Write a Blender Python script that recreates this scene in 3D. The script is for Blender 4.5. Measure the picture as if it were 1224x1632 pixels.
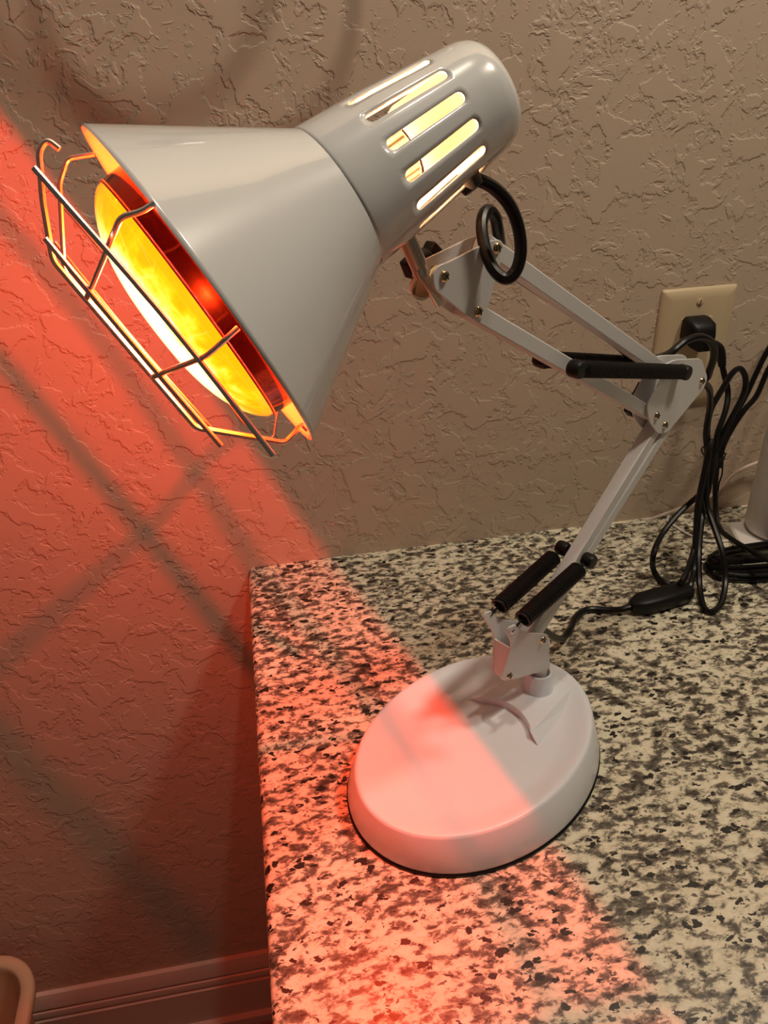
import bpy, bmesh, math, random
from mathutils import Vector, Matrix

for o in list(bpy.data.objects):
    bpy.data.objects.remove(o, do_unlink=True)
S = bpy.context.scene
C = S.collection
V = Vector
rad = math.radians
random.seed(4)

# ------------------------------------------------------------------ camera
CT = 0.84                                   # height of the worktop above the floor
F_PX, YAW, PITCH, ROLL = 1257.56, 0.1576, 0.5376, -0.0375
CAM = V((0.2774, -0.7137, 0.4804 + CT))
_f = V((math.sin(YAW) * math.cos(PITCH), math.cos(YAW) * math.cos(PITCH), -math.sin(PITCH)))
_r0 = V((math.cos(YAW), -math.sin(YAW), 0))
_u0 = _r0.cross(_f)
_r = math.cos(ROLL) * _r0 + math.sin(ROLL) * _u0
_u = -math.sin(ROLL) * _r0 + math.cos(ROLL) * _u0
cd = bpy.data.cameras.new('camera')
cam = bpy.data.objects.new('camera', cd)
C.objects.link(cam)
cd.sensor_fit = 'VERTICAL'
cd.sensor_height = 36.0
cd.lens = F_PX / 1632 * 36.0
cd.clip_start = 0.02
cam.matrix_world = Matrix(((_r.x, _u.x, -_f.x, CAM.x), (_r.y, _u.y, -_f.y, CAM.y), (_r.z, _u.z, -_f.z, CAM.z), (0, 0, 0, 1)))
S.camera = cam

# ------------------------------------------------------------------ world, room light, exposure
w = bpy.data.worlds.new('world'); S.world = w; w.use_nodes = True
bg = w.node_tree.nodes['Background']
bg.inputs[0].default_value = (1.0, 0.80, 0.60, 1)
bg.inputs[1].default_value = 0.05
S.view_settings.view_transform = 'Standard'
S.view_settings.look = 'None'
S.view_settings.gamma = 1
S.view_settings.use_curve_mapping = False
S.view_settings.exposure = 0.0

def point_light(name, loc, power, col, radius):
    l = bpy.data.lights.new(name, 'POINT'); l.energy = power; l.color = col; l.shadow_soft_size = radius
    o = bpy.data.objects.new(name, l); o.location = loc; C.objects.link(o); return o
for lx, ly, pw, lr in ((0.50, -0.40, 13.5, 0.025), (0.98, -0.50, 26.0, 0.08)):
    point_light('ceiling_lamp_bulb', V((lx, ly, CT + 1.42)), pw, (1.0, 0.86, 0.68), lr)

# ------------------------------------------------------------------ pixel -> point helpers (photo frame 1224 x 1632)
def ray(x, y):
    return _f + _r * ((x - 612) / F_PX) - _u * ((y - 816) / F_PX)
def at_depth(x, y, dep): return CAM + ray(x, y) * dep
def at_z(x, y, z):                          # z above the worktop
    d = ray(x, y); return CAM + d * ((z + CT - CAM.z) / d.z)
def at_y(x, y, yy):                         # distance in front of the wall is -yy
    d = ray(x, y); return CAM + d * ((yy - CAM.y) / d.y)
POST = V((0.47118, -0.26586, CT))
AZ = rad(213)
LD = V((math.cos(AZ), math.sin(AZ), 0)); LN = V((-LD.y, LD.x, 0))
if (CAM - POST).dot(LN) < 0: LN = -LN
ZUP = V((0, 0, 1))
def L(s, t, z): return POST + LD * s + LN * t + ZUP * z       # lamp frame
def LP(x, y, o):                            # a pixel on the plane of the lamp arm, o metres to its near side
    d = ray(x, y); t = ((POST + LN * o - CAM).dot(LN)) / d.dot(LN); return CAM + d * t
def st(P): q = P - POST; return (q.dot(LD), q.z)

# ------------------------------------------------------------------ materials
def new_mat(name):
    m = bpy.data.materials.new(name); m.use_nodes = True
    return m, m.node_tree.nodes, m.node_tree.links, m.node_tree.nodes['Principled BSDF']
def mat(name, col, rough=0.5, metal=0.0, coat=0.0, noise=0.04, scale=60, bump=0.0, spec=0.5):
    m, N, K, b = new_mat(name)
    tc = N.new('ShaderNodeTexCoord'); nz = N.new('ShaderNodeTexNoise')
    nz.inputs['Scale'].default_value = scale; nz.inputs['Detail'].default_value = 4
    K.new(tc.outputs['Object'], nz.inputs['Vector'])
    mx = N.new('ShaderNodeMix'); mx.data_type = 'RGBA'
    mx.inputs[6].default_value = (*[c * (1 - noise) for c in col], 1)
    mx.inputs[7].default_value = (*[min(1, c * (1 + noise)) for c in col], 1)
    K.new(nz.outputs['Fac'], mx.inputs[0]); K.new(mx.outputs[2], b.inputs['Base Color'])
    b.inputs['Roughness'].default_value = rough; b.inputs['Metallic'].default_value = metal
    b.inputs['Specular IOR Level'].default_value = spec
    if coat: b.inputs['Coat Weight'].default_value = coat; b.inputs['Coat Roughness'].default_value = 0.035
    if bump:
        bp = N.new('ShaderNodeBump'); bp.inputs['Strength'].default_value = bump; bp.inputs['Distance'].default_value = 0.001
        K.new(nz.outputs['Fac'], bp.inputs['Height']); K.new(bp.outputs[0], b.inputs['Normal'])
    return m

def mathn(N, K, op, a, b=None, clamp=False):
    n = N.new('ShaderNodeMath'); n.operation = op; n.use_clamp = clamp
    for i, x in enumerate((a, b)):
        if x is None: continue
        if isinstance(x, (int, float)): n.inputs[i].default_value = x
        else: K.new(x, n.inputs[i])
    return n.outputs[0]
def smooth(N, K, x, lo, hi, o0=0.0, o1=1.0):
    n = N.new('ShaderNodeMapRange'); n.interpolation_type = 'SMOOTHSTEP'
    n.inputs[1].default_value = lo; n.inputs[2].default_value = hi; n.inputs[3].default_value = o0; n.inputs[4].default_value = o1
    K.new(x, n.inputs[0]); return n.outputs[0]
def noise(N, K, vec, scale, detail=4, rough=0.5, dist=0.0, out='Fac'):
    n = N.new('ShaderNodeTexNoise'); n.inputs['Scale'].default_value = scale; n.inputs['Detail'].default_value = detail
    n.inputs['Roughness'].default_value = rough; n.inputs['Distortion'].default_value = dist
    K.new(vec, n.inputs['Vector']); return n.outputs[out]

def wall_material():
    m, N, K, b = new_mat('knockdown_plaster')
    tc = N.new('ShaderNodeTexCoord'); v = tc.outputs['Object']
    n1 = noise(N, K, v, 34, 5, 0.55, 0.35)
    n2 = noise(N, K, v, 75, 4, 0.55, 0.6)
    n3 = noise(N, K, v, 160, 3, 0.5, 0.3)
    n4 = noise(N, K, v, 14, 2, 0.5, 0.2)
    big = smooth(N, K, n1, 0.50, 0.55)
    mid = mathn(N, K, 'MULTIPLY', smooth(N, K, n2, 0.575, 0.62), 0.7)
    sml = mathn(N, K, 'MULTIPLY', smooth(N, K, n3, 0.62, 0.67), 0.40)
    und = mathn(N, K, 'MULTIPLY', n4, 0.9)
    h = mathn(N, K, 'MAXIMUM', big, mid)
    h = mathn(N, K, 'MAXIMUM', h, sml)
    h = mathn(N, K, 'ADD', h, und)
    bp = N.new('ShaderNodeBump'); bp.inputs['Strength'].default_value = 0.6; bp.inputs['Distance'].default_value = 0.0012
    K.new(h, bp.inputs['Height']); K.new(bp.outputs[0], b.inputs['Normal'])
    mx = N.new('ShaderNodeMix'); mx.data_type = 'RGBA'
    mx.inputs[6].default_value = (0.57, 0.445, 0.34, 1); mx.inputs[7].default_value = (0.63, 0.50, 0.385, 1)
    K.new(n1, mx.inputs[0]); K.new(mx.outputs[2], b.inputs['Base Color'])
    b.inputs['Roughness'].default_value = 0.55
    return m

def granite_material():
    m, N, K, b = new_mat('speckled_granite')
    tc = N.new('ShaderNodeTexCoord')
    mp = N.new('ShaderNodeMapping'); mp.inputs['Rotation'].default_value = (0, 0, rad(-18)); mp.inputs['Scale'].default_value = (0.75, 1.25, 1.0)
    K.new(tc.outputs['Object'], mp.inputs['Vector']); v = mp.outputs[0]
    n1 = noise(N, K, v, 118, 6, 0.66, 0.30)
    nb = noise(N, K, v, 20, 3, 0.5, 0.3)
    base = mathn(N, K, 'ADD', n1, mathn(N, K, 'MULTIPLY', mathn(N, K, 'SUBTRACT', nb, 0.45), 0.24))
    cr = N.new('ShaderNodeValToRGB'); e = cr.color_ramp.elements
    e[0].position = 0.36; e[0].color = (0.050, 0.040, 0.028, 1)
    e[1].position = 0.66; e[1].color = (0.84, 0.79, 0.62, 1)
    for p_, c_ in ((0.44, (0.135, 0.118, 0.092, 1)), (0.485, (0.27, 0.24, 0.185, 1)), (0.515, (0.60, 0.545, 0.40, 1)), (0.57, (0.76, 0.70, 0.53, 1))):
        x = e.new(p_); x.color = c_
    K.new(base, cr.inputs[0])
    # soft dark grains
    vo = N.new('ShaderNodeTexVoronoi'); vo.inputs['Scale'].default_value = 185; vo.inputs['Randomness'].default_value = 1
    wob = noise(N, K, v, 130, 3, 0.6, 0, 'Color')
    vm = N.new('ShaderNodeMix'); vm.data_type = 'VECTOR'; vm.inputs[0].default_value = 0.012
    K.new(v, vm.inputs[4]); K.new(wob, vm.inputs[5]); K.new(vm.outputs[1], vo.inputs['Vector'])
    sep = N.new('ShaderNodeSeparateColor'); K.new(vo.outputs['Color'], sep.inputs[0])
    size = smooth(N, K, sep.outputs[0], 0.62, 1.0, 0.0, 0.62)
    spot = mathn(N, K, 'SUBTRACT', size, vo.outputs['Distance'])
    sp = smooth(N, K, spot, 0.0, 0.10)
    vo2 = N.new('ShaderNodeTexVoronoi'); vo2.inputs['Scale'].default_value = 330; K.new(vm.outputs[1], vo2.inputs['Vector'])
    sep2 = N.new('ShaderNodeSeparateColor'); K.new(vo2.outputs['Color'], sep2.inputs[0])
    sp2 = smooth(N, K, mathn(N, K, 'SUBTRACT', smooth(N, K, sep2.outputs[1], 0.72, 1.0, 0.0, 0.55), vo2.outputs['Distance']), 0.0, 0.10)
    spots = mathn(N, K, 'MAXIMUM', sp, mathn(N, K, 'MULTIPLY', sp2, 0.85))
    dk = N.new('ShaderNodeMix'); dk.data_type = 'RGBA'; dk.inputs[7].default_value = (0.016, 0.012, 0.010, 1)
    K.new(cr.outputs[0], dk.inputs[6]); K.new(spots, dk.inputs[0])
    # rusty tint in places
    nr = noise(N, K, v, 24, 3, 0.6, 0.2)
    rs = N.new('ShaderNodeMix'); rs.data_type = 'RGBA'; rs.blend_type = 'MULTIPLY'; rs.inputs[7].default_value = (0.95, 0.60, 0.42, 1)
    K.new(smooth(N, K, nr, 0.66, 0.80, 0, 0.6), rs.inputs[0]); K.new(dk.outputs[2], rs.inputs[6])
    K.new(rs.outputs[2], b.inputs['Base Color'])
    b.inputs['Roughness'].default_value = 0.34; b.inputs['Specular IOR Level'].default_value = 0.35
    return m

M = {}
M['wall'] = wall_material()
M['granite'] = granite_material()
M['floor'] = mat('floor_tile', (0.33, 0.25, 0.18), 0.5, noise=0.15, scale=12)
M['trim'] = mat('trim_paint', (0.66, 0.58, 0.50), 0.35, noise=0.03)
M['cabinet'] = mat('cabinet_wood', (0.30, 0.17, 0.09), 0.45, noise=0.2, scale=9)
M['enamel'] = mat('white_enamel', (0.71, 0.715, 0.715), 0.22, coat=1.0, noise=0.01)
M['armpaint'] = mat('white_arm_paint', (0.72, 0.72, 0.72), 0.33, noise=0.015)
M['plastic'] = mat('white_base_plastic', (0.80, 0.82, 0.87), 0.30, noise=0.01, bump=0.0)
M['chrome'] = mat('chrome_wire', (0.86, 0.82, 0.78), 0.30, metal=1, noise=0.03)
M['stud'] = mat('plated_steel', (0.74, 0.66, 0.58), 0.22, metal=1, noise=0.03)
M['screw'] = mat('brass_plated_screw', (0.60, 0.48, 0.30), 0.20, metal=1, noise=0.06)
M['recess'] = mat('recess_shade', (0.05, 0.04, 0.03), 0.5, metal=0.6)  # solid dark bars and blocks; colour stands in for the shade of holes
M['black'] = mat('black_plastic', (0.007, 0.0065, 0.0065), 0.42, noise=0.1, spec=0.28)
M['cord'] = mat('black_cord_vinyl', (0.007, 0.006, 0.006), 0.32, noise=0.1, spec=0.28)
M['spring'] = mat('black_spring_steel', (0.010, 0.009, 0.009), 0.42, noise=0.1, spec=0.3)
M['ivory'] = mat('ivory_plate', (0.66, 0.52, 0.33), 0.38, noise=0.02)
M['ivory2'] = mat('ivory_insert', (0.62, 0.48, 0.30), 0.34, noise=0.02)
M['bin'] = mat('beige_bin_plastic', (0.66, 0.46, 0.30), 0.45, noise=0.03)
M['white2'] = mat('white_plastic', (0.80, 0.76, 0.72), 0.40, noise=0.02)
M['pinkcable'] = mat('pale_cable', (0.72, 0.56, 0.48), 0.40, noise=0.04)
M['socket'] = mat('ceramic_socket', (0.62, 0.50, 0.38), 0.4, noise=0.05)
M['steel'] = mat('brushed_nickel', (0.55, 0.52, 0.48), 0.3, metal=1, noise=0.03)

def glow_glass(name, tint, gcol, strength, hot, centre, amount, r0=0.06):
    """red glass of the heat bulb: lets the filament light through and glows itself, brightest by the filament"""
    m, N, K, b = new_mat(name)
    N.remove(b); out = N['Material Output']
    tr = N.new('ShaderNodeBsdfTransparent'); tr.inputs[0].default_value = (*tint, 1)
    gl = N.new('ShaderNodeBsdfGlossy'); gl.inputs[0].default_value = (1, 1, 1, 1); gl.inputs['Roughness'].default_value = 0.08
    em = N.new('ShaderNodeEmission')
    ge = N.new('ShaderNodeNewGeometry'); ds = N.new('ShaderNodeVectorMath'); ds.operation = 'DISTANCE'
    K.new(ge.outputs['Position'], ds.inputs[0]); ds.inputs[1].default_value = centre
    nz = noise(N, K, ge.outputs['Position'], 70, 3, 0.6, 0.4)
    jit = mathn(N, K, 'ADD', ds.outputs['Value'], mathn(N, K, 'MULTIPLY', mathn(N, K, 'SUBTRACT', nz, 0.5), 0.030))
    k = smooth(N, K, jit, 0.034, r0 * 1.03, hot, strength)
    K.new(k, em.inputs[1])
    cm = N.new('ShaderNodeMix'); cm.data_type = 'RGBA'; cm.inputs[6].default_value = (*gcol, 1); cm.inputs[7].default_value = (1.0, 0.80, 0.42, 1)
    K.new(smooth(N, K, jit, 0.034, r0 * 0.95, 1.0, 0.0), cm.inputs[0]); K.new(cm.outputs[2], em.inputs[0])
    m1 = N.new('ShaderNodeMixShader'); m1.inputs[0].default_value = amount
    K.new(tr.outputs[0], m1.inputs[1]); K.new(em.outputs[0], m1.inputs[2])
    fr = N.new('ShaderNodeFresnel'); fr.inputs[0].default_value = 1.45
    m2 = N.new('ShaderNodeMixShader'); K.new(fr.outputs[0], m2.inputs[0]); K.new(m1.outputs[0], m2.inputs[1]); K.new(gl.outputs[0], m2.inputs[2])
    K.new(m2.outputs[0], out.inputs[0]); return m
def clear_glass(name, tint):
    m, N, K, b = new_mat(name); N.remove(b); out = N['Material Output']
    tr = N.new('ShaderNodeBsdfTransparent'); tr.inputs[0].default_value = (*tint, 1)
    gl = N.new('ShaderNodeBsdfGlossy'); gl.inputs['Roughness'].default_value = 0.08
    fr = N.new('ShaderNodeFresnel'); fr.inputs[0].default_value = 1.45
    mx = N.new('ShaderNodeMixShader'); K.new(fr.outputs[0], mx.inputs[0]); K.new(tr.outputs[0], mx.inputs[1]); K.new(gl.outputs[0], mx.inputs[2])
    K.new(mx.outputs[0], out.inputs[0]); return m

# ------------------------------------------------------------------ object helpers
POS = {}
def link(o, loc, parent=None):
    C.objects.link(o); o.location = loc; POS[o.name] = V(loc)
    if parent is not None:
        o.parent = parent; o.location = V(loc) - POS[parent.name]
    return o
def tag(o, label=None, cat=None, group=None, kind=None):
    for k, x in (('label', label), ('category', cat), ('group', group), ('kind', kind)):
        if x: o[k] = x
    return o
def thing(name, loc, label, cat, group=None):
    o = bpy.data.objects.new(name, None); o.empty_display_size = 0.02; link(o, loc); return tag(o, label, cat, group)
def obj(name, geo, mt, parent=None, smoothing=True, bevel=0, segs=2, angle=35):
    """geo: (verts, faces[, material indices]) in world coordinates -> ONE mesh object with its origin at its centre"""
    vs, fs = geo[0], geo[1]
    lo = V([min(v[i] for v in vs) for i in range(3)]); hi = V([max(v[i] for v in vs) for i in range(3)])
    c = (lo + hi) / 2
    me = bpy.data.meshes.new(name); me.from_pydata([V(v) - c for v in vs], [], fs)
    for m_ in (mt if isinstance(mt, (list, tuple)) else [mt]): me.materials.append(m_)
    if len(geo) > 2:
        for f_, i in zip(me.polygons, geo[2]): f_.material_index = i
    bm = bmesh.new(); bm.from_mesh(me); bmesh.ops.recalc_face_normals(bm, faces=bm.faces); bm.to_mesh(me); bm.free()
    if smoothing:
        for f_ in me.polygons: f_.use_smooth = True
        me.set_sharp_from_angle(angle=rad(angle))
    o = bpy.data.objects.new(name, me); link(o, c, parent)
    if bevel:
        b = o.modifiers.new('bevel', 'BEVEL'); b.width = bevel; b.segments = segs; b.limit_method = 'ANGLE'; b.angle_limit = rad(40)
    return o
def merge(*gs):
    vs, fs = [], []
    for g in gs:
        k = len(vs); vs += list(g[0]); fs += [tuple(i + k for i in f) for f in g[1]]
    return vs, fs
def box(lo, hi):
    x0, y0, z0 = lo; x1, y1, z1 = hi
    return ([V(q) for q in ((x0, y0, z0), (x1, y0, z0), (x1, y1, z0), (x0, y1, z0), (x0, y0, z1), (x1, y0, z1), (x1, y1, z1), (x0, y1, z1))],
            [(0, 3, 2, 1), (4, 5, 6, 7), (0, 1, 5, 4), (1, 2, 6, 5), (2, 3, 7, 6), (3, 0, 4, 7)])
def bar(A, B, w_, h_, side):
    """square bar from A to B; w_ along 'side', h_ across"""
    ax = (B - A).normalized(); s = (side - side.dot(ax) * ax).normalized(); u = ax.cross(s)
    vs = []
    for P in (A, B):
        for i, j in ((-1, -1), (1, -1), (1, 1), (-1, 1)): vs.append(P + s * (i * w_ / 2) + u * (j * h_ / 2))
    return vs, [(0, 1, 2, 3), (4, 7, 6, 5), (0, 4, 5, 1), (1, 5, 6, 2), (2, 6, 7, 3), (3, 7, 4, 0)]
def basis(ax):
    ax = ax.normalized(); h = V((0, 0, 1)) if abs(ax.z) < 0.9 else V((1, 0, 0))
    u = h.cross(ax).normalized(); return ax, u, ax.cross(u)
def lathe(P, ax, prof, n=48, closed=False):
    """prof: list of (radius, distance along ax)"""
    ax, u, v = basis(ax); vs, fs, rings = [], [], []
    for r, h in prof:
        if r < 1e-6: rings.append([len(vs)]); vs.append(P + ax * h)
        else:
            rings.append(list(range(len(vs), len(vs) + n)))
            vs += [P + ax * h + (u * math.cos(2 * math.pi * i / n) + v * math.sin(2 * math.pi * i / n)) * r for i in range(n)]
    prs = list(zip(rings, rings[1:])) + ([(rings[-1], rings[0])] if closed else [])
    for a, b in prs:
        for i in range(n):
            j = (i + 1) % n
            q = [a[i % len(a)], a[j % len(a)], b[j % len(b)], b[i % len(b)]]
            q2 = [];
            for x in q:
                if x not in q2: q2.append(x)
            if len(q2) > 2: fs.append(tuple(q2))
    return vs, fs
def smooth_path(pts, sub=8):
    pts = [V(p) for p in pts]; out = []
    for i in range(len(pts) - 1):
        p0 = pts[max(i - 1, 0)]; p1 = pts[i]; p2 = pts[i + 1]; p3 = pts[min(i + 2, len(pts) - 1)]
        for k in range(sub):
            t = k / sub
            out.append(0.5 * ((2 * p1) + (p2 - p0) * t + (2 * p0 - 5 * p1 + 4 * p2 - p3) * t * t + (3 * p1 - p0 - 3 * p2 + p3) * t ** 3))
    out.append(pts[-1]); return out
def tube(pts, r, n=10, flat=1.0):
    """round (or flattened) tube along pts; r may be a list"""
    vs, fs = [], []; m = len(pts)
    t0 = (pts[1] - pts[0]).normalized(); u = basis(t0)[1]
    for i, P in enumerate(pts):
        t = (pts[min(i + 1, m - 1)] - pts[max(i - 1, 0)])
        t = t.normalized() if t.length > 1e-9 else t0
        u = (u - u.dot(t) * t).normalized(); v = t.cross(u); rr = r[i] if isinstance(r, (list, tuple)) else r
        vs += [P + u * (math.cos(2 * math.pi * k / n) * rr) + v * (math.sin(2 * math.pi * k / n) * rr * flat) for k in range(n)]
    for i in range(m - 1):
        for k in range(n):
            j = (k + 1) % n; fs.append((i * n + k, i * n + j, (i + 1) * n + j, (i + 1) * n + k))
    fs.append(tuple(range(n - 1, -1, -1))); fs.append(tuple(range((m - 1) * n, m * n)))
    return vs, fs
def prism(poly, dirv, th):
    """poly: points in a plane, extruded by th along dirv, centred"""
    n = len(poly); vs = [p_ - dirv * th / 2 for p_ in poly] + [p_ + dirv * th / 2 for p_ in poly]
    return vs, [tuple(range(n - 1, -1, -1)), tuple(range(n, 2 * n))] + [(i, (i + 1) % n, n + (i + 1) % n, n + i) for i in range(n)]
def coil(A, B, r, wire, turns, per=12, n=5):
    ax, u, v = basis(B - A); ln = (B - A).length; k = int(turns * per)
    return tube([A + ax * (ln * i / k) + (u * math.cos(2 * math.pi * i / per) + v * math.sin(2 * math.pi * i / per)) * r for i in range(k + 1)], wire, n)
def round_rect(x0, x1, y0, y1, r, n=6):
    out = []
    for cx, cy, a0 in ((x1 - r, y1 - r, 0), (x0 + r, y1 - r, 90), (x0 + r, y0 + r, 180), (x1 - r, y0 + r, 270)):
        out += [(cx + r * math.cos(rad(a0 + 90 * k / n)), cy + r * math.sin(rad(a0 + 90 * k / n))) for k in range(n + 1)]
    return out
def rings_mesh(rings, cap0=True, cap1=True):
    n = len(rings[0]); vs = [p_ for r in rings for p_ in r]; fs = []
    for k in range(len(rings) - 1):
        for i in range(n):
            j = (i + 1) % n; fs.append((k * n + i, k * n + j, (k + 1) * n + j, (k + 1) * n + i))
    if cap0: fs.append(tuple(range(n - 1, -1, -1)))
    if cap1: fs.append(tuple(range((len(rings) - 1) * n, len(rings) * n)))
    return vs, fs

# ------------------------------------------------------------------ the setting
tag(obj('wall_back', box((-1.6, 0, 0), (2.6, 0.10, 2.5)), M['wall'], smoothing=False), kind='structure')
tag(obj('floor', box((-1.6, -2.2, -0.05), (2.6, 0.10, 0)), M['floor'], smoothing=False), kind='structure')
def extrude_x(prof, x0, x1):
    n = len(prof); vs = [V((x0, y, z)) for y, z in prof] + [V((x1, y, z)) for y, z in prof]
    return vs, [tuple(range(n)), tuple(range(2 * n - 1, n - 1, -1))] + [(i, n + i, n + (i + 1) % n, (i + 1) % n) for i in range(n)]
bprof = [(0, 0.148), (-0.006, 0.147), (-0.0095, 0.138), (-0.012, 0.1215), (-0.008, 0.1205), (-0.008, 0.116), (-0.0125, 0.114), (-0.014, 0.108), (-0.0135, 0.102),
         (-0.010, 0.101), (-0.010, 0.0975), (-0.0155, 0.0965), (-0.0155, 0.016), (-0.024, 0.014), (-0.026, 0.0), (0, 0)]
tag(obj('baseboard_back', extrude_x(bprof, -1.6, 0.262), M['trim'], angle=25), kind='structure')

# worktop: granite slab with eased edges on the open sides
bm = bmesh.new()
g = box((0.2405, -0.585, CT - 0.032), (2.3, 0.0, CT))
bv = [bm.verts.new(v) for v in g[0]]; [bm.faces.new([bv[i] for i in f]) for f in g[1]]
ed = []
for e in bm.edges:
    a, b = e.verts[0].co, e.verts[1].co
    if (a.x < 0.25 and b.x < 0.25) or (a.y < -0.5 and b.y < -0.5):
        if not (abs(a.y) < 1e-6 and abs(b.y) < 1e-6): ed.append(e)
bmesh.ops.bevel(bm, geom=ed, offset=0.007, segments=5, profile=0.5, affect='EDGES')
vv = [v.co.copy() for v in bm.verts]; bm.verts.index_update(); ff = [tuple(v.index for v in f.verts) for f in bm.faces]; bm.free()
tag(obj('countertop', (vv, ff), M['granite']), 'cream, grey and black speckled granite countertop set against the textured wall', 'countertop')
cab = thing('vanity_cabinet', (1.28, -0.28, 0), 'brown wooden vanity cabinet carrying the granite countertop', 'cabinet')
obj('body', box((0.265, -0.54, 0.09), (2.28, -0.0005, CT - 0.0322)), M['cabinet'], cab, False, 0.002)
obj('toe_kick', box((0.285, -0.48, 0.0), (2.28, -0.0005, 0.09)), M['black'], cab, False)
for i in range(4):
    x0 = 0.275 + i * 0.50
    dr = obj('door', box((x0, -0.558, 0.11), (x0 + 0.485, -0.5405, CT - 0.05)), M['cabinet'], cab, False, 0.003)
    obj('knob', lathe(V((x0 + (0.44 if i % 2 == 0 else 0.045), -0.5585, 0.68)), V((0, -1, 0)), [(0, 0), (0.005, 0), (0.005, 0.012), (0.014, 0.016), (0.013, 0.024), (0, 0.027)], 20), M['steel'], dr)

# ------------------------------------------------------------------ heat lamp
lamp = thing('heat_lamp', L(0.077, 0, 0), 'white adjustable-arm infrared heat lamp with glowing red bulb on granite countertop', 'lamp')
# base: oval, bevelled side, shallow dished top
BC = L(0.0765, -0.001, 0)
def oval(a, b, z, n=96): return [BC + LD * (a * math.cos(2 * math.pi * i / n)) + LN * (b * math.sin(2 * math.pi * i / n)) + ZUP * z for i in range(n)]
R_ = [oval(0.1085, 0.0830, 0.0032), oval(0.1088, 0.0832, 0.0050), oval(0.1065, 0.0790, 0.0185), oval(0.1045, 0.0745, 0.0298), oval(0.1035, 0.0732, 0.0316), oval(0.1018, 0.0716, 0.0320)]
for k, dz in ((0.97, 0.0316), (0.93, 0.0302), (0.86, 0.0278), (0.80, 0.0262), (0.77, 0.0256), (0.74, 0.0253), (0.6, 0.0249), (0.3, 0.0246), (0.05, 0.0245)):
    R_.append(oval(0.1018 * k, 0.0716 * k, dz))
base = obj('base', rings_mesh(R_), M['plastic'], lamp, angle=50)
obj('foot_pad', rings_mesh([oval(0.1095, 0.0840, 0.0001), oval(0.1098, 0.0842, 0.0018), oval(0.1080, 0.0826, 0.0034)]), M['black'], base)
# raised mount with a scooped front behind the dish
def mount(shift, z, back):
    pts = [L(-0.014 - back, 0.020 + shift * 0.6, z), L(0.0468 + shift * 0.2, 0.0255 + shift, z)]
    for k in range(1, 12):
        a = -1 + 2 * k / 12
        pts.append(L(0.0345 + 0.0105 * a * a, -0.0255 * a, z))
    pts += [L(0.0468 + shift * 0.2, -0.0255 - shift, z), L(-0.014 - back, -0.020 - shift * 0.6, z)]
    return pts
obj('post_mount', rings_mesh([mount(0.011, 0.0235, 0.004), mount(0.0, 0.0318, 0)]), M['plastic'], base, smoothing=False, bevel=0.0006)
PIN = L(0.004, 0, 0)
obj('post_socket', lathe(PIN, ZUP, [(0.0125, 0.0315), (0.0118, 0.0335), (0.0110, 0.0480), (0.0104, 0.0490), (0.0088, 0.0490), (0.0082, 0.0484), (0.0082, 0.0320)], 40), M['plastic'], base)
obj('post_pin', lathe(PIN, ZUP, [(0, 0.0322), (0.0062, 0.0322), (0.0062, 0.078), (0, 0.078)], 28), M['armpaint'], lamp)

def screw(P, nrm, r, parent, name='screw'):
    a, u, v = basis(nrm)
    g1 = lathe(P, nrm, [(r * 1.04, -0.0004), (r, 0.0006), (r * 0.86, r * 0.38), (r * 0.55, r * 0.58), (0, r * 0.66)], 20)
    ang = random.uniform(0, 1.5); c_, s_ = math.cos(ang), math.sin(ang)
    uu, v2 = u * c_ + v * s_, v * c_ - u * s_
    top = P + a * r * 0.60
    g2 = bar(top - uu * r * 0.62, top + uu * r * 0.62, r * 0.20, r * 0.20, v2); g3 = bar(top - v2 * r * 0.62, top + v2 * r * 0.62, r * 0.20, r * 0.20, uu)
    g = merge(g1, g2, g3); idx = [0] * len(g1[1]) + [1] * 12
    return obj(name, (g[0], g[1], idx), [M['screw'], M['recess']], parent)

def plate_pair(name, px, o, th, parent, r=0.002):
    """two sheet plates, one on each side of the arm plane, same outline"""
    poly = [st(LP(x, y, o)) for x, y in px]
    out = []
    for sgn in (1, -1):
        out.append(obj(name, prism([L(s, sgn * o, z) for s, z in poly], LN, th), M['armpaint'], parent, True, 0.0003, 2))
    return out, poly
def round_poly(px, r, n=4):
    out = []; m = len(px)
    for i in range(m):
        p0, p1, p2 = V((*px[i - 1], 0)), V((*px[i], 0)), V((*px[(i + 1) % m], 0))
        d0, d2 = (p0 - p1), (p2 - p1); k = min(r, d0.length * 0.45, d2.length * 0.45)
        A, B = p1 + d0.normalized() * k, p1 + d2.normalized() * k
        for j in range(n + 1):
            t = j / n; q = A * (1 - t) ** 2 + p1 * 2 * t * (1 - t) + B * t * t; out.append((q.x, q.y))
    return out

# lower bracket: U-shaped sheet with spring ears
OB = 0.0085
near_px = [(814, 996, 0.0114), (840, 1008, 0.0098), (873, 1010, 0.0088), (876, 1066, 0.0070), (855, 1072, 0.0066), (804, 1085, 0.0048), (797, 1082, 0.0048), (815, 1026, 0.0094), (806, 1006, 0.0112)]
def splay(q): return 0.0040 + 0.0074 * max(0, min(1, (1085 - q[1]) / 89)) ** 1.4
poly_px = round_poly([q[:2] for q in near_px], 6)
pB = [(*st(LP(x, y, splay((x, y)))), splay((x, y))) for x, y in poly_px]
plates = [obj('bracket_plate', prism([L(s_, sg * o_, z_) for s_, z_, o_ in pB], LN, 0.0013), M['armpaint'], lamp, True, 0.0003, 2) for sg in (1, -1)]
def bp(x, y): o_ = splay((x, y)); q = st(LP(x, y, o_)); return q[0], o_, q[1]
f0, f1 = bp(799, 1080), bp(813, 1034)
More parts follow.
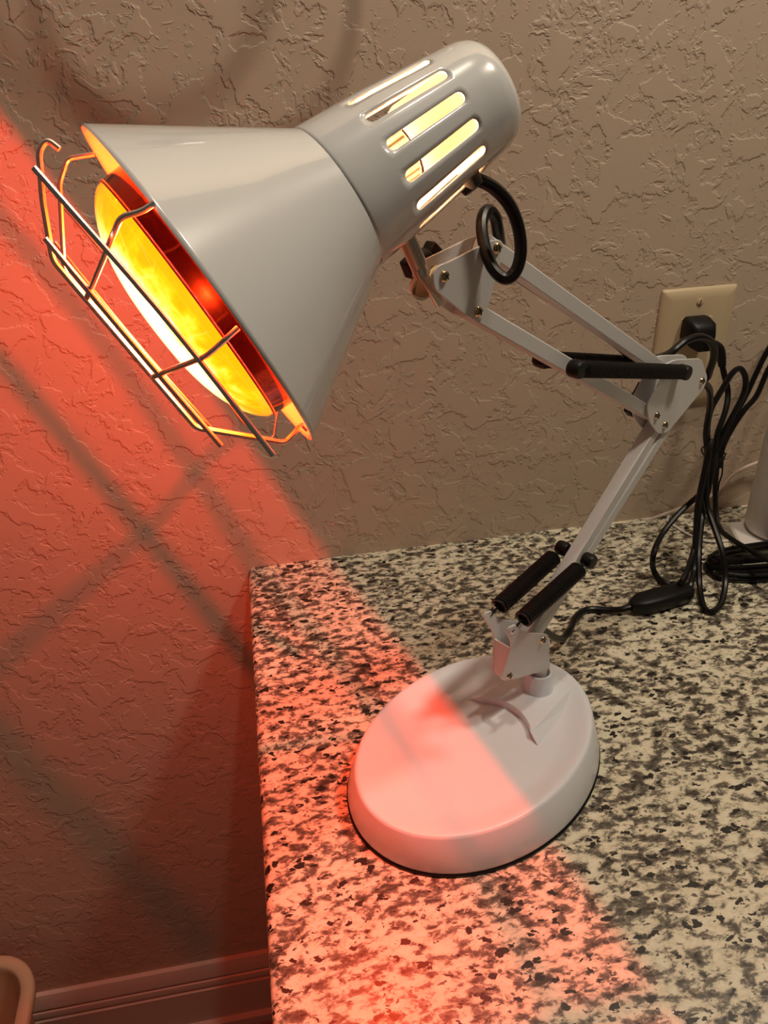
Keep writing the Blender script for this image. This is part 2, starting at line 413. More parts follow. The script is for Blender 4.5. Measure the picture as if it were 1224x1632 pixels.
obj('bracket_web', rings_mesh([[L(f0[0] + dd, -f0[1], f0[2]), L(f0[0] + dd, f0[1], f0[2]), L(f1[0] + dd, f1[1], f1[2]), L(f1[0] + dd, -f1[1], f1[2])] for dd in (0, -0.0013)]), M['armpaint'], lamp, False)
bA3, bB3, ear3 = bp(864, 1019), bp(810, 1076), bp(816, 1003)
bA, bB, ear = (bA3[0], bA3[2]), (bB3[0], bB3[2]), (ear3[0], ear3[2]); OEAR = ear3[1]
for sgn in (1, -1):
    pl = plates[0 if sgn > 0 else 1]
    for q in (bA3, bB3): screw(L(q[0], sgn * (q[1] + 0.0006), q[2]), LN * sgn, 0.0030, pl)
    Pe = L(ear[0], sgn * (OEAR + 0.0004), ear[1]); ring = [Pe + (LD * math.cos(k * math.pi / 8) + ZUP * math.sin(k * math.pi / 8)) * 0.0032 for k in range(17)]
    obj('spring_eyelet', tube(ring, 0.0009, 6), M['armpaint'], pl)
# elbow plates
OE = 0.0066
elb_px = [(1052, 606), (1060, 580), (1075, 573), (1117, 571), (1127, 602), (1120, 620), (1063, 689), (1048, 692), (1034, 672), (1030, 648)]
eplates, pE = plate_pair('elbow_plate', round_poly(elb_px, 7), OE, 0.0013, lamp)
k1, k2, k3 = [st(LP(x, y, OE)) for x, y in ((1045, 662), (1058, 677), (1117, 607))]
for sgn in (1, -1):
    for q in (k1, k2, k3): screw(L(q[0], sgn * (OE + 0.0008), q[1]), LN * sgn, 0.0031, eplates[0 if sgn > 0 else 1])
# head bracket plates
tri_px = [(688, 442), (695, 424), (712, 418), (780, 384), (796, 381), (803, 393), (788, 448), (772, 504), (757, 512), (735, 497), (692, 462)]
tplates, pT = plate_pair('head_plate', round_poly(tri_px, 8), OE, 0.0013, lamp)
h1, h2, h3 = [st(LP(x, y, OE)) for x, y in ((706, 440), (760, 496), (790, 395))]
for sgn in (1, -1):
    for q in (h1, h2, h3): screw(L(q[0], sgn * (OE + 0.0008), q[1]), LN * sgn, 0.0029, tplates[0 if sgn > 0 else 1])
# arm bars (square tubes)
BW = 0.0100
def arm(name, a, b, over=0.004):
    A, B = L(a[0], 0, a[1]), L(b[0], 0, b[1]); x = (B - A).normalized() * over
    return obj(name, bar(A - x, B + x, BW, BW * 0.92, LN), M['armpaint'], lamp, True, 0.0007, 2)
ul = (k1[0] - h2[0], k1[1] - h2[1])
bB2 = (bB[0] + (k2[0] - bB[0]) * 0.13, bB[1] + (k2[1] - bB[1]) * 0.13)
lo1 = arm('lower_arm_bar', bB2, k2); lo2 = arm('lower_arm_bar', bA, k3)
up1 = arm('upper_arm_bar', h2, k1); up2 = arm('upper_arm_bar', h3, (h3[0] + ul[0], h3[1] + ul[1]))

# springs with black end knobs
def spring(A, B, turns, wire, r, capA=True, capB=True, hookA=None, gap=0.006):
    ax = (B - A).normalized()
    s = obj('spring', coil(A + ax * gap, B - ax * gap, r, wire, turns), M['spring'], lamp)
    for P, on, q, sg in ((A, capA, hookA, 1), (B, capB, None, -1)):
        E_ = P + ax * gap * sg
        if on:
            obj('spring_hook', tube([E_ + ax * 0.002 * sg, E_ - ax * 0.003 * sg, P], 0.0012, 6), M['spring'], s)
            sg2 = 1 if (P - POST).dot(LN) > 0 else -1
            Q = P - LN * sg2 * 0.004
            obj('spring_knob', lathe(Q, LN * sg2, [(0, 0), (0.0050, 0), (0.0056, 0.0012), (0.0056, 0.0072), (0.0050, 0.0086), (0, 0.0090)], 20), M['black'], s)
        elif q is not None:
            obj('spring_hook', tube(smooth_path([E_ + ax * 0.001, E_ - ax * 0.004, q + ax * 0.001, q], 5), 0.0010, 6), M['spring'], s)
    return s
for sgn in (1, -1):
    o_ = 0.0125
    a_ = st(LP(918, 588, o_ if sgn > 0 else o_)); b_ = st(LP(1089, 593, o_))
    spring(L(a_[0], sgn * o_, a_[1]), L(b_[0], sgn * o_, b_[1]), 52, 0.00074, 0.0050, gap=0.004)
    t_ = st(LP(938, 893, 0.0115))
    spring(L(ear[0], sgn * OEAR, ear[1]), L(t_[0], sgn * 0.0115, t_[1]), 30, 0.00098, 0.0058, capA=False, capB=True, hookA=L(ear[0], sgn * OEAR, ear[1] - 0.002), gap=0.0115)

# tension knob on the far side of the elbow
kn = LP(1012, 640, -0.016)
obj('tension_knob', merge(bar(LP(1026, 613, -0.016), LP(1001, 660, -0.016), 0.006, 0.010, LN), lathe(kn, LN, [(0, -0.004), (0.006, -0.004), (0.006, 0.010), (0, 0.010)], 16)), M['black'], lamp, True, 0.001)

# ---- head: shade, housing, bulb, guard
HA_AZ, HA_EL = rad(194.9), rad(-27.0)
HA = V((math.cos(HA_EL) * math.cos(HA_AZ), math.cos(HA_EL) * math.sin(HA_AZ), math.sin(HA_EL)))     # points out of the mouth
RIM = V((0.25711, -0.35736, 0.38646 + CT))
toC = (CAM - RIM).normalized(); E2 = (toC - HA * toC.dot(HA)).normalized(); E1 = E2.cross(HA)         # E2 to the near side, E1 down along the mouth
BACK = -HA
shade = obj('lamp_shade', lathe(RIM, BACK, [(0.0785, 0.0), (0.0789, 0.0012), (0.0782, 0.0022), (0.0560, 0.0377), (0.0330, 0.0750), (0.0322, 0.0770), (0.0312, 0.0770), (0.0318, 0.0745), (0.0550, 0.0370), (0.0768, 0.0022), (0.0772, 0.0008)], 96, True), M['enamel'], lamp, angle=60)
# housing with 14 rounded vent slots
NS, KT, MS = 14, 6, 10
def hr(s): return 0.0341 - 0.0026 * max(0, (s - 0.075)) / 0.03 if s < 0.105 else 0.0315 - (s - 0.105) * 0.125
hax, hu, hv = basis(BACK)
def hp(th, s, r=None): return RIM + BACK * s + (hu * math.cos(th) + hv * math.sin(th)) * (hr(s) if r is None else r)
# turn so that one row of slots faces the near side as in the photograph
fu = V((0, 0, 1)).cross(HA).normalized(); fv = HA.cross(fu)
q0 = fu * math.cos(rad(2)) + fv * math.sin(rad(2)); TH0 = math.atan2(q0.dot(hv), q0.dot(hu))
S0, S1, A0, A1, HW = 0.0900, 0.1420, 0.0955, 0.1368, 0.0027
def housing():
    bm = bmesh.new(); vs = {}
    def vert(P):
        k = (round(P.x, 6), round(P.y, 6), round(P.z, 6))
        if k not in vs: vs[k] = bm.verts.new(P)
        return vs[k]
    def face(q):
        u_ = []
        for x in q:
            if x not in u_: u_.append(x)
        if len(u_) > 2:
            try: bm.faces.new(u_)
            except ValueError: pass
    half = math.pi / NS; n = NS * KT
    thg = lambda i: TH0 - half + 2 * math.pi * (i % n) / n
    secs = [0.0725, 0.075, 0.080, 0.085, S0]
    for a, b in zip(secs, secs[1:]):
        for i in range(n): face([vert(hp(thg(i), a)), vert(hp(thg(i + 1), a)), vert(hp(thg(i + 1), b)), vert(hp(thg(i), b))])
    tail = [(S1, None), (0.148, None), (0.154, None), (0.1585, 0.0240), (0.1615, 0.0220), (0.1635, 0.0180), (0.1645, 0.010)]
    for (a, ra), (b, rb) in zip(tail, tail[1:]):
        for i in range(n): face([vert(hp(thg(i), a, ra)), vert(hp(thg(i + 1), a, ra)), vert(hp(thg(i + 1), b, rb)), vert(hp(thg(i), b, rb))])
    for i in range(n): face([vert(hp(thg(i), 0.1645, 0.010)), vert(hp(thg(i + 1), 0.1645, 0.010)), vert(RIM + BACK * 0.1648)])
    for k in range(NS):
        c = k * KT
        outer, inner = [], []
        for i in range(KT): outer.append((thg(c + i), S0)); inner.append(('arc', 0, i / KT))
        for i in range(MS): outer.append((thg(c + KT), S0 + (S1 - S0) * i / MS)); inner.append(('side', 1, i / MS))
        for i in range(KT): outer.append((thg(c + KT - i), S1)); inner.append(('arc', 1, i / KT))
        for i in range(MS): outer.append((thg(c), S1 - (S1 - S0) * i / MS)); inner.append(('side', 0, i / MS))
        tc_ = TH0 + 2 * math.pi * k / NS
        pin = []
        for kind, sd, t in inner:
            if kind == 'arc':
                a = math.pi * t
                x = -HW * math.cos(a) if sd == 0 else HW * math.cos(a)
                s = (A0 + HW - HW * math.sin(a)) if sd == 0 else (A1 - HW + HW * math.sin(a))
            else:
                x = HW if sd == 1 else -HW
                u_ = t if sd == 1 else 1 - t
                s = A0 + HW + (A1 - A0 - 2 * HW) * u_
            pin.append((tc_ + x / hr(s), s))
        m = len(outer)
        for j in range(m):
            o0, o1, i0, i1 = outer[j], outer[(j + 1) % m], pin[j], pin[(j + 1) % m]
            # keep angles continuous around the wrap
            def near(t, r): return t + 2 * math.pi * round((r - t) / (2 * math.pi))
            m0 = ((near(o0[0], tc_) + i0[0]) / 2, (o0[1] + i0[1]) / 2); m1 = ((near(o1[0], tc_) + i1[0]) / 2, (o1[1] + i1[1]) / 2)
            face([vert(hp(*o0)), vert(hp(*o1)), vert(hp(*m1)), vert(hp(*m0))])
            face([vert(hp(*m0)), vert(hp(*m1)), vert(hp(*i1)), vert(hp(*i0))])
    bmesh.ops.remove_doubles(bm, verts=bm.verts, dist=1e-5)
    bm.verts.index_update(); r = ([v.co.copy() for v in bm.verts], [tuple(v.index for v in f.verts) for f in bm.faces]); bm.free(); return r
hous = obj('shade_housing', housing(), M['enamel'], lamp, angle=60)
so = hous.modifiers.new('wall_thickness', 'SOLIDIFY'); so.thickness = 0.0011; so.offset = -1
# cord grommet on the housing underside
GR = at_depth(747, 288, 0.3625)
gdir = (GR - (RIM + BACK * ((GR - RIM).dot(BACK)))).normalized()
obj('cord_grommet', lathe(GR - gdir * 0.004, gdir, [(0, 0), (0.0062, 0), (0.0062, 0.004), (0.0050, 0.0085), (0, 0.0085)], 20), M['black'], hous)

# bulb
GLOW_C = RIM + HA * 0.030
M['bulb_face'] = glow_glass('bulb_face_glass', (1.0, 0.05, 0.008), (1.0, 0.60, 0.004), 1.10, 4.6, GLOW_C, 0.92)
M['bulb_band'] = clear_glass('bulb_red_glass', (0.070, 0.0028, 0.0004))
M['bulb_neck'] = clear_glass('bulb_neck_glass', (0.15, 0.086, 0.050))
M['seam'] = mat('dark_red_glass_seam', (0.05, 0.004, 0.002), 0.3)
M['reflector'] = mat('darkened_reflector', (0.002, 0.0008, 0.0006), 0.6, noise=0.03, spec=0.0)  # shade put into the colour: near-black keeps the red glass band dark
bulb = obj('heat_bulb', lathe(RIM, HA, [(0.0598, -0.014), (0.0600, -0.006), (0.0597, 0.002), (0.0590, 0.0060)], 72), M['bulb_band'], lamp)
tag(bulb, 'red glass infrared bulb glowing yellow and white')
dome = []
for k in range(0, 15):
    r = 0.0590 * math.cos(math.pi / 2 * k / 14); q = 1 - (r / 0.0596) ** 2.5
    dome.append((r if k < 14 else 0, 0.0060 + 0.0204 * max(q, 0) ** 0.62))
dome[0] = (0.0590, 0.0060)
obj('bulb_face', lathe(RIM, HA, dome, 72), M['bulb_face'], bulb)
obj('bulb_seam', tube([RIM + HA * 0.0062 + (E1 * math.cos(a) + E2 * math.sin(a)) * 0.0591 for a in [2 * math.pi * k / 96 for k in range(97)]], 0.0007, 6), M['seam'], bulb)
obj('bulb_reflector', lathe(RIM, HA, [(0.0598, -0.0141), (0.0560, -0.022), (0.0450, -0.040), (0.0300, -0.060), (0.0215, -0.072), (0.0205, -0.076)], 56), M['reflector'], bulb)
obj('bulb_neck', lathe(RIM, BACK, [(0.0205, 0.0762), (0.0190, 0.085), (0.0165, 0.094), (0.0140, 0.100)], 40), M['bulb_neck'], bulb)
obj('bulb_cap', lathe(RIM, BACK, [(0.0138, 0.1002), (0.0138, 0.124), (0.008, 0.128), (0, 0.128)], 32), M['screw'], bulb)
obj('bulb_socket', lathe(RIM, BACK, [(0, 0.1625), (0.0165, 0.1620), (0.0185, 0.156), (0.0185, 0.118), (0.0160, 0.112), (0.0145, 0.112), (0.0145, 0.127), (0, 0.129)], 40), M['socket'], lamp)
# the light the bulb gives: filament light through the red face, and what leaks from the neck into the housing
def child_light(name, P, e, col, r):
    l = point_light(name, (0, 0, 0), e, col, r); l.parent = bulb; l.location = P - POS[bulb.name]
child_light('filament_light', RIM - HA * 0.0060, 106.0, (1.0, 0.80, 0.60), 0.0018)

# guard wires; (along the mouth E1, towards the near side E2, out of the mouth)
guard = thing('wire_guard', RIM, None, None)
guard.parent = lamp; guard.location = RIM - POS[lamp.name]
def G(a, b, h): return RIM + E1 * (a / 1000) + E2 * (b / 1000) + HA * (h / 1000)
def corner_path(pts, r=0.004, n=5):
    out = [pts[0]]
    for i in range(1, len(pts) - 1):
        p0, p1, p2 = pts[i - 1], pts[i], pts[i + 1]; d0, d2 = p0 - p1, p2 - p1; k = min(r, d0.length * 0.48, d2.length * 0.48)
        A, B = p1 + d0.normalized() * k, p1 + d2.normalized() * k
        out += [A * (1 - t) ** 2 + p1 * 2 * t * (1 - t) + B * t * t for t in [j / n for j in range(n + 1)]]
    out.append(pts[-1]); return out
WR = 0.00105
def wire(pts, r=WR, corner=0.0026, far=None):
    pp = corner_path([G(*q) for q in pts], corner)
    rr = r if far is None else [far if (P - RIM).dot(E2) < -0.035 else r for P in pp]
    return obj('guard_wire', tube(pp, rr, 8), M['chrome'], guard)
wire([(-72.5, 26, 12.5), (-77.5, 26, 14), (-76, 26, 19), (-61.5, 25, 29.5), (-43, 24, 40.5), (43, 9, 37.7), (72.5, 7, 10), (71.5, 7, 3.5), (70, 7, -1.5), (74, 7, -2)], 0.0012)
wire([(-73.5, -22, 0.5), (-75.5, -22, 5), (-78, -22, 11), (-72, -22, 20), (-43, -24, 42), (48, -40, 39), (77, -42, 12), (71, -42, 6), (66, -42, 1)], 0.0011, far=0.0007)
wire([(-33.5, 72.5, -1), (-33.5, 73, 4), (-36, 72, 11), (-33, 68, 17), (-23.5, 46, 38), (-29, -44, 42), (-45, -68, 18), (-44, -72, 8), (-43, -73, 0)], 0.0011, far=0.0006)
wire([(15.5, 75, 1), (16, 76, 7), (17, 72, 16), (13, 46, 37), (16.5, -44, 41), (23, -68, 18), (22, -74, 8), (22, -74, 0)], 0.0011, far=0.0006)
wire([(-63, 70, 24), (0, 70, 19), (61, 70, 18.5)], 0.0011, 0.03)
wire([(-47, 50, 36.3), (0, 50, 35), (49.5, 50, 32.5)], 0.0011, 0.03)
wire([(-70, -67, 25), (0, -67, 20), (66, -67, 19)], 0.0010, 0.03)
wire([(-58, -49, 38.5), (0, -49, 38), (56, -49, 34)], 0.0010, 0.03)

# pivot stud, clamp and knob between housing and head plate
sA, sB = LP(646, 374, 0.0), LP(673, 436, 0.0)
obj('pivot_stud', lathe(sA, sB - sA, [(0, -0.004), (0.0042, -0.004), (0.0042, (sB - sA).length), (0, (sB - sA).length)], 24), M['stud'], lamp)
tA, tB = LP(670, 430, 0.003), LP(702, 485, 0.003)
obj('pivot_tongue', bar(tA, tB, 0.0016, 0.0052, LN), M['stud'], lamp, True, 0.0004)
obj('pivot_clamp', tube(smooth_path([LP(676, 432, -0.002), LP(661, 446, -0.004), LP(656, 462, -0.006), LP(664, 472, -0.008), LP(678, 470, -0.009), LP(690, 452, -0.008)], 5), 0.0022, 8, 0.35), M['stud'], lamp)
obj('clamp_bolt', lathe(LP(690, 432, -0.008), (LP(664, 466, 0.0) - LP(690, 432, -0.008)), [(0, 0), (0.0042, 0), (0.0042, 0.012), (0.0056, 0.0125), (0.0056, 0.017), (0, 0.017)], 18), M['screw'], lamp)
wk = LP(668, 420, -0.018); wd = (LP(694, 400, -0.018) - wk)
obj('wing_knob', merge(lathe(wk - wd * 0.55, wd, [(0, 0), (0.0055, 0), (0.0065, 0.003), (0.0065, 0.011), (0.0050, 0.014), (0, 0.014)], 18),
                       bar(LP(682, 392, -0.018), LP(701, 412, -0.018), 0.007, 0.0065, LN), bar(LP(650, 412, -0.018), LP(660, 438, -0.018), 0.007, 0.0075, LN)), M['black'], lamp, True, 0.001)

# lamp cord: head -> loop -> arm -> elbow slack -> lower arm -> switch
r_c = 0.0031
def arm_line(a, b, ts, o): return [L(a[0] + (b[0] - a[0]) * t, o, a[1] + (b[1] - a[1]) * t) for t in ts]
u2e = (h3[0] + ul[0], h3[1] + ul[1])
cord = [GR, at_depth(765, 288, 0.365), at_depth(790, 302, 0.369), at_depth(812, 327, 0.374), at_depth(826, 362, 0.380), at_depth(830, 402, 0.385), at_depth(822, 432, 0.388), at_depth(806, 444, 0.389),
        at_depth(788, 431, 0.390), at_depth(775, 403, 0.391), at_depth(768, 368, 0.392), at_depth(770, 345, 0.394), at_depth(778, 335, 0.397), at_depth(789, 346, 0.402), at_depth(794, 372, 0.409), at_depth(797, 392, 0.4175)]
cord += arm_line(h3, u2e, (0.12, 0.4, 0.7, 0.9), -0.0088)
cord += [LP(1062, 566, -0.013), LP(1092, 544, -0.010), LP(1116, 537, -0.006), LP(1134, 546, -0.004), LP(1138, 566, -0.004), LP(1131, 590, -0.008), LP(1122, 606, -0.0125)]
cord += [q - LD * 0.003 - ZUP * 0.004 for q in arm_line(k3, bA, (0.12, 0.35, 0.6, 0.85, 0.95), -0.0082)]
swl, swr = at_z(1008, 966, 0.0085), at_z(1100, 941, 0.0085)
cord += [at_z(890, 1018, 0.020), at_z(908, 1004, 0.008), at_z(918, 983, 0.0042), at_z(938, 971, 0.0036), at_z(970, 972, 0.0038), at_z(992, 971, 0.006), swl + (swr - swl) * 0.05]
obj('lamp_cord', tube(smooth_path(cord, 7), r_c, 10), M['cord'], lamp)
sd = (swr - swl).normalized(); sside = ZUP.cross(sd).normalized()
def sw_ring(k, wdt, hgt):
    c = swl + (swr - swl) * k; return [c + sside * (wdt * math.copysign(abs(math.cos(a)) ** 0.6, math.cos(a))) + ZUP * (hgt * math.copysign(abs(math.sin(a)) ** 0.6, math.sin(a))) for a in [2 * math.pi * i / 24 for i in range(24)]]
sw = obj('inline_switch', rings_mesh([sw_ring(-0.03, 0.0045, 0.0045), sw_ring(0.0, 0.0062, 0.0058), sw_ring(0.14, 0.0110, 0.0082), sw_ring(0.5, 0.0118, 0.0083), sw_ring(0.88, 0.0108, 0.0082), sw_ring(0.98, 0.0075, 0.0062), sw_ring(1.02, 0.0048, 0.0046)]), M['black'], lamp, angle=50)
# plug in the upper socket
OX, OZ = 0.6732, 0.1395 + CT
pc = at_y(1116, 529, -0.020)
def rr_y(x0, x1, z0, z1, r, y): return [V((a, y, b)) for a, b in round_rect(x0, x1, z0, z1, r, 4)]
px_, pz_ = pc.x, pc.z
obj('plug', rings_mesh([rr_y(px_ - 0.0135, px_ + 0.0135, pz_ - 0.0115, pz_ + 0.0125, 0.005, -0.0068), rr_y(px_ - 0.0140, px_ + 0.0140, pz_ - 0.0125, pz_ + 0.0130, 0.005, -0.0120), rr_y(px_ - 0.0125, px_ + 0.0135, pz_ - 0.0150, pz_ + 0.0105, 0.005, -0.0240), rr_y(px_ - 0.0075, px_ + 0.0110, pz_ - 0.0170, pz_ + 0.0030, 0.004, -0.0300)]), M['black'], lamp, angle=50)
# cord from plug through the tied bundle to the switch
b_y = -0.062
def W(x, y, yy): return at_y(x, y, yy)
relief = [V((px_ + 0.004, -0.026, pz_ - 0.010)), W(1146, 556, -0.030), W(1151, 583, -0.032)]
obj('strain_relief', tube(smooth_path(relief, 6), [0.0062 - 0.0024 * (i / 12) for i in range(13)], 12), M['black'], lamp)
pcord = [relief[1], W(1153, 592, -0.034), W(1160, 625, -0.044), W(1156, 655, -0.054), W(1144, 690, -0.062), W(1138, 722, -0.066), W(1131, 770, -0.072), W(1120, 820, -0.085), W(1114, 880, -0.118), at_z(1115, 935, 0.008), at_z(1121, 966, 0.0036), at_z(1133, 975, 0.0036), at_z(1149, 962, 0.0036), W(1156, 925, -0.148), W(1151, 880, -0.130), W(1138, 840, -0.108), W(1127, 805, -0.090), W(1125, 760, -0.078), W(1130, 722, -0.069), W(1127, 690, -0.066), W(1132, 655, -0.058), W(1150, 622, -0.052), W(1168, 594, -0.048), W(1180, 588, -0.047), W(1188, 602, -0.048), W(1186, 625, -0.050), W(1172, 655, -0.056), W(1152, 692, -0.062), W(1141, 722, -0.0605), W(1134, 760, -0.063),
         W(1118, 785, -0.070), W(1085, 815, -0.080), W(1056, 850, -0.095), W(1041, 885, -0.116), at_z(1043, 912, 0.0050), at_z(1058, 928, 0.0040), at_z(1075, 931, 0.006), at_z(1088, 925, 0.022), W(1105, 880, -0.118), W(1112, 830, -0.098), W(1117, 790, -0.086), W(1122, 755, -0.0775), W(1127, 722, -0.0735), W(1125, 690, -0.071), W(1131, 650, -0.085), W(1131, 622, -0.115), LP(1120, 608, -0.011)]
obj('power_cord', tube(smooth_path(pcord, 6), 0.0030, 8), M['cord'], lamp)
obj('power_cord', tube(smooth_path([swr - sd * 0.004, at_z(1101, 930, 0.014), W(1106, 905, -0.128), W(1109, 850, -0.108), W(1113, 800, -0.092), W(1121, 760, -0.083), W(1129, 722, -0.0790), W(1133, 700, -0.072)], 7), 0.0030, 8), M['cord'], lamp)

# ------------------------------------------------------------------ wall outlet
out = thing('wall_outlet', (OX + 0.03975, 0, OZ), 'ivory wall outlet with a midsize plate, black plug in its upper socket', 'outlet')
W_, H_ = 0.0795, 0.124
ip = obj('face_plate', rings_mesh([rr_y(OX, OX + W_, OZ, OZ + H_, 0.002, -0.0003), rr_y(OX, OX + W_, OZ, OZ + H_, 0.002, -0.0016), rr_y(OX + 0.0022, OX + W_ - 0.0022, OZ + 0.0022, OZ + H_ - 0.0022, 0.002, -0.0036), rr_y(OX + 0.006, OX + W_ - 0.006, OZ + 0.006, OZ + H_ - 0.006, 0.002, -0.0050), rr_y(OX + 0.010, OX + W_ - 0.010, OZ + 0.010, OZ + H_ - 0.010, 0.002, -0.0056)]), M['ivory'], out, angle=60)
xc = OX + W_ / 2; zc = OZ + H_ / 2
ins = obj('socket_insert', rings_mesh([rr_y(xc - 0.0168, xc + 0.0168, zc - 0.0335, zc + 0.0335, 0.002, -0.0050), rr_y(xc - 0.0165, xc + 0.0165, zc - 0.0332, zc + 0.0332, 0.002, -0.0066), rr_y(xc - 0.0155, xc + 0.0155, zc - 0.0322, zc + 0.0322, 0.002, -0.0070)]), M['ivory2'], out)
for dx, ln in ((-0.0063, 0.0078), (0.0063, 0.0064)):
    obj('slot', box((xc + dx - 0.0011, -0.0071, zc - 0.014 - ln / 2), (xc + dx + 0.0011, -0.0062, zc - 0.014 + ln / 2)), M['recess'], ins, False)
obj('slot', lathe(V((xc, -0.0062, zc - 0.0245)), V((0, -1, 0)), [(0, 0), (0.0026, 0), (0.0026, 0.0009), (0, 0.0009)], 16), M['recess'], ins)
for dz in (0.0483, -0.0483):
    P = V((xc, -0.0056, zc + dz)); gA = lathe(P, V((0, -1, 0)), [(0.0037, -0.0002), (0.0036, 0.0005), (0.0026, 0.0011), (0, 0.0013)], 20)
    gB = bar(P + V((-0.0004, -0.0011, -0.0028)), P + V((0.0004, -0.0011, 0.0028)), 0.0008, 0.0006, V((1, 0, 0))); gg = merge(gA, gB)
    obj('screw', (gg[0], gg[1], [0] * len(gA[1]) + [1] * 6), [M['ivory2'], M['recess']], ip)

# ------------------------------------------------------------------ things beside the lamp
# twist tie round the hanging cord bundle
tc0 = W(1135, 722, -0.070)
rg = [tc0 + V((0.0095 * math.cos(a), 0.0125 * math.sin(a), 0.002 * math.sin(a))) for a in [2 * math.pi * k / 20 for k in range(21)]]
tie = rg + [tc0 + V((0.011, -0.006, 0.001)), W(1152, 736, -0.084), W(1151, 756, -0.085), W(1146, 770, -0.085), W(1144, 783, -0.085)]
tag(obj('twist_tie', tube(tie, 0.0008, 6), M['black']), 'thin black twist tie holding the hanging bundle of black cord together', 'tie')
# two-strand black cable from the right, joining the bundle
ca = [W(1262, 500, -0.020), W(1224, 558, -0.024), W(1203, 600, -0.028), W(1188, 632, -0.032), W(1168, 668, -0.036), W(1150, 704, -0.042), W(1143, 740, -0.048), W(1140, 790, -0.056), W(1145, 838, -0.078), W(1170, 862, -0.106), at_z(1224, 892, 0.034), at_z(1275, 918, 0.030)]
cb = [W(1262, 520, -0.030), W(1224, 590, -0.034), W(1206, 630, -0.037), W(1186, 654, -0.040), W(1166, 684, -0.044), W(1151, 716, -0.0525), W(1147, 745, -0.056)]
kb = thing('black_cable', W(1188, 632, -0.058), 'black two-strand cable rising from the hanging cord bundle to the right of the outlet', 'cable')
obj('strand', tube(smooth_path(ca, 7), 0.0028, 8), M['cord'], kb); obj('strand', tube(smooth_path(cb, 7), 0.0028, 8), M['cord'], kb)
# coiled black cable lying on the worktop
cc = at_z(1210, 905, 0.0) + V((0.055, 0.0, 0)); cp = []
for k in range(8 * 24 + 1):
    t = k / 24; a = 2 * math.pi * t; ly = [0, 1, 0, 1, 2, 0, 1, 2, 2][int(min(t, 7.99))]
    wx = 0.112 - 0.004 * (int(t) % 3); wy = 0.026 - 0.0045 * (int(t) % 4)
    x = wx * math.copysign(abs(math.cos(a)) ** 0.55, math.cos(a)); y = wy * math.copysign(abs(math.sin(a)) ** 0.8, math.sin(a))
    cp.append(cc + V((x, y - 0.02 * x, 0.0034 + 0.0052 * (ly * 0.5 + (int(t) % 4) * 0.75))))
coilc = thing('coiled_cable', cc, 'flat coil of black cable lying on the granite in front of the white appliance', 'cable')
obj('cable_loops', tube(cp, 0.0026, 8), M['cord'], coilc)
bandp = [cc + V((-0.028 + 0.001 * math.sin(a * 2), 0.031 * math.cos(a), 0.0125 + 0.0112 * math.sin(a))) for a in [2 * math.pi * k / 28 for k in range(29)]]
obj('cable_band', tube(bandp, 0.0011, 6), M['black'], coilc)
# white appliance on its base plate
wp = thing('appliance', (0.806, -0.073, CT), 'white rounded plastic appliance standing on a flat white base plate', 'appliance')
def plate_ring(ins_, z):
    bl, fl = V((0.768 + ins_, -0.046 - ins_, CT + z)), V((0.755 + ins_, -0.094 + ins_, CT + z)); ex = V((0.115, -0.016, 0))
    q = [bl, fl, fl + ex - V((2 * ins_, 0, 0)), bl + ex - V((2 * ins_, 0, 0))]; out_ = []
    for i in range(4):
        p0, p1, p2 = q[i - 1], q[i], q[(i + 1) % 4]; A, B = p1 + (p0 - p1).normalized() * 0.005, p1 + (p2 - p1).normalized() * 0.005
        out_ += [A * (1 - t) ** 2 + p1 * 2 * t * (1 - t) + B * t * t for t in (0, 0.25, 0.5, 0.75, 1)]
    return out_
obj('base_plate', rings_mesh([plate_ring(0, 0.0004), plate_ring(0, 0.0105), plate_ring(0.0018, 0.0125)]), M['white2'], wp)
obj('body', lathe(V((0.806, -0.073, CT)), ZUP, [(0, 0.0126), (0.022, 0.0126), (0.0285, 0.015), (0.0312, 0.021), (0.0314, 0.06), (0.0308, 0.125), (0.0285, 0.145), (0.020, 0.157), (0.008, 0.161), (0, 0.1612)], 56), M['white2'], wp)
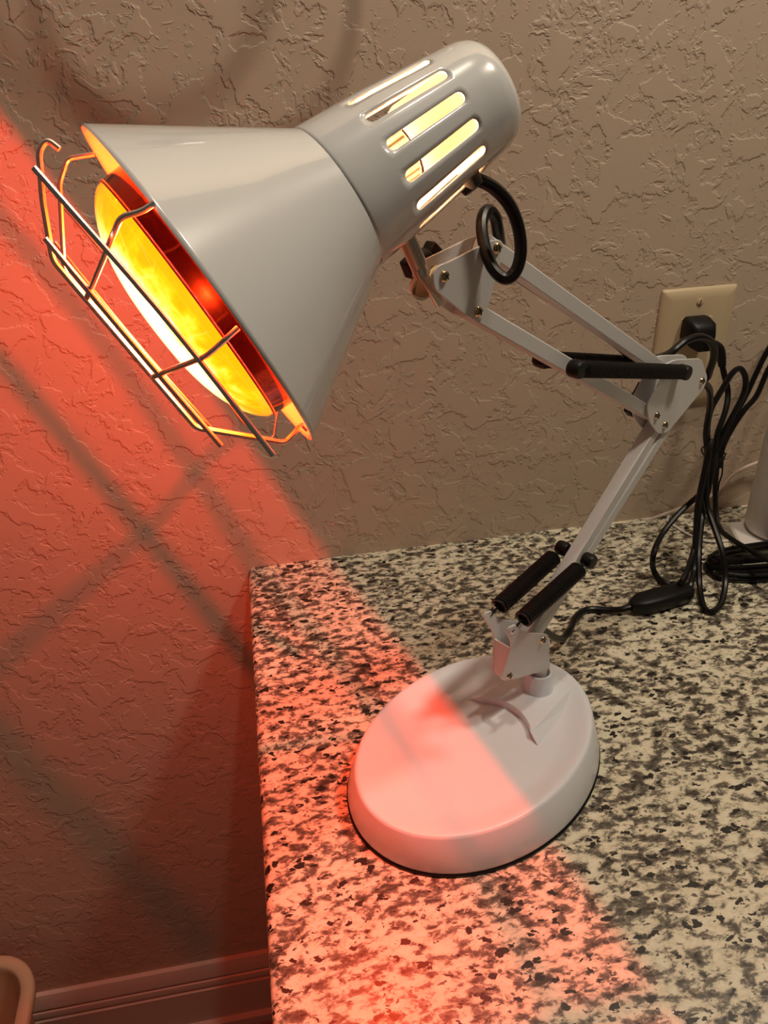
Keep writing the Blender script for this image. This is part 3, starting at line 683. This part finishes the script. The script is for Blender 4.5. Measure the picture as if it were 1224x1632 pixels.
tag(obj('pale_cable', tube(smooth_path([at_y(1028, 830, -0.004), at_y(1046, 824, -0.004), at_y(1085, 810, -0.0045), at_y(1125, 795, -0.005), at_y(1150, 776, -0.007), at_y(1175, 752, -0.009), at_y(1205, 738, -0.010), at_y(1240, 728, -0.014)], 7), 0.0019, 8), M['pinkcable']), 'thin pale cable running up from the counter edge along the wall', 'cable')
tag(obj('white_wire', tube(smooth_path([at_z(1066, 822, 0.004), at_z(1064, 830, 0.003), at_z(1075, 838, 0.0018), at_z(1098, 852, 0.0016), at_z(1125, 862, 0.0016), at_z(1150, 863, 0.0016), at_z(1168, 860, 0.0016)], 7), 0.0013, 8), M['white2']), 'thin white wire lying on the granite leading to the white base plate', 'wire')

# waste bin on the floor
bn = thing('waste_bin', (-0.24, -0.17, 0), 'beige plastic waste bin with a rounded rim standing by the baseboard', 'bin')
bx1 = at_z(57, 1560, 0.30 - CT).x
def bin_ring(ins_, z): return [V((a, b, z)) for a, b in round_rect(bx1 - 0.26 + ins_, bx1 - ins_, -0.42 + ins_, -0.03 - ins_, max(0.062 - ins_, 0.012), 8)]
obj('body', rings_mesh([bin_ring(0.045, 0.0), bin_ring(0.040, 0.004), bin_ring(0.013, 0.288), bin_ring(0.017, 0.288), bin_ring(0.020, 0.255), bin_ring(0.043, 0.008)]), M['bin'], bn, angle=50)
obj('rim', rings_mesh([bin_ring(0.0125, 0.284), bin_ring(0.002, 0.284), bin_ring(0.0, 0.287), bin_ring(0.0, 0.297), bin_ring(0.003, 0.300), bin_ring(0.0145, 0.300), bin_ring(0.0172, 0.297), bin_ring(0.0172, 0.286)], False, False), M['bin'], bn, angle=50)

# towel ring on the wall above the lamp (its shadow falls on the wall in view)
tr = thing('towel_ring', (0.300, 0, CT + 0.75), 'round metal towel ring mounted on the textured wall above the heat lamp', 'towel ring')
tcx, tcz, tR, tY = 0.300, CT + 0.650, 0.100, -0.060
obj('ring', tube([V((tcx + tR * math.sin(a), tY, tcz + tR * math.cos(a))) for a in [2 * math.pi * k / 64 for k in range(65)]], 0.0055, 10), M['steel'], tr)
obj('mount', lathe(V((tcx, 0, tcz + tR)), V((0, -1, 0)), [(0, 0.0005), (0.026, 0.0005), (0.026, 0.006), (0.011, 0.011), (0.009, 0.050), (0.012, 0.054), (0.012, 0.062), (0, 0.063)], 32), M['steel'], tr)
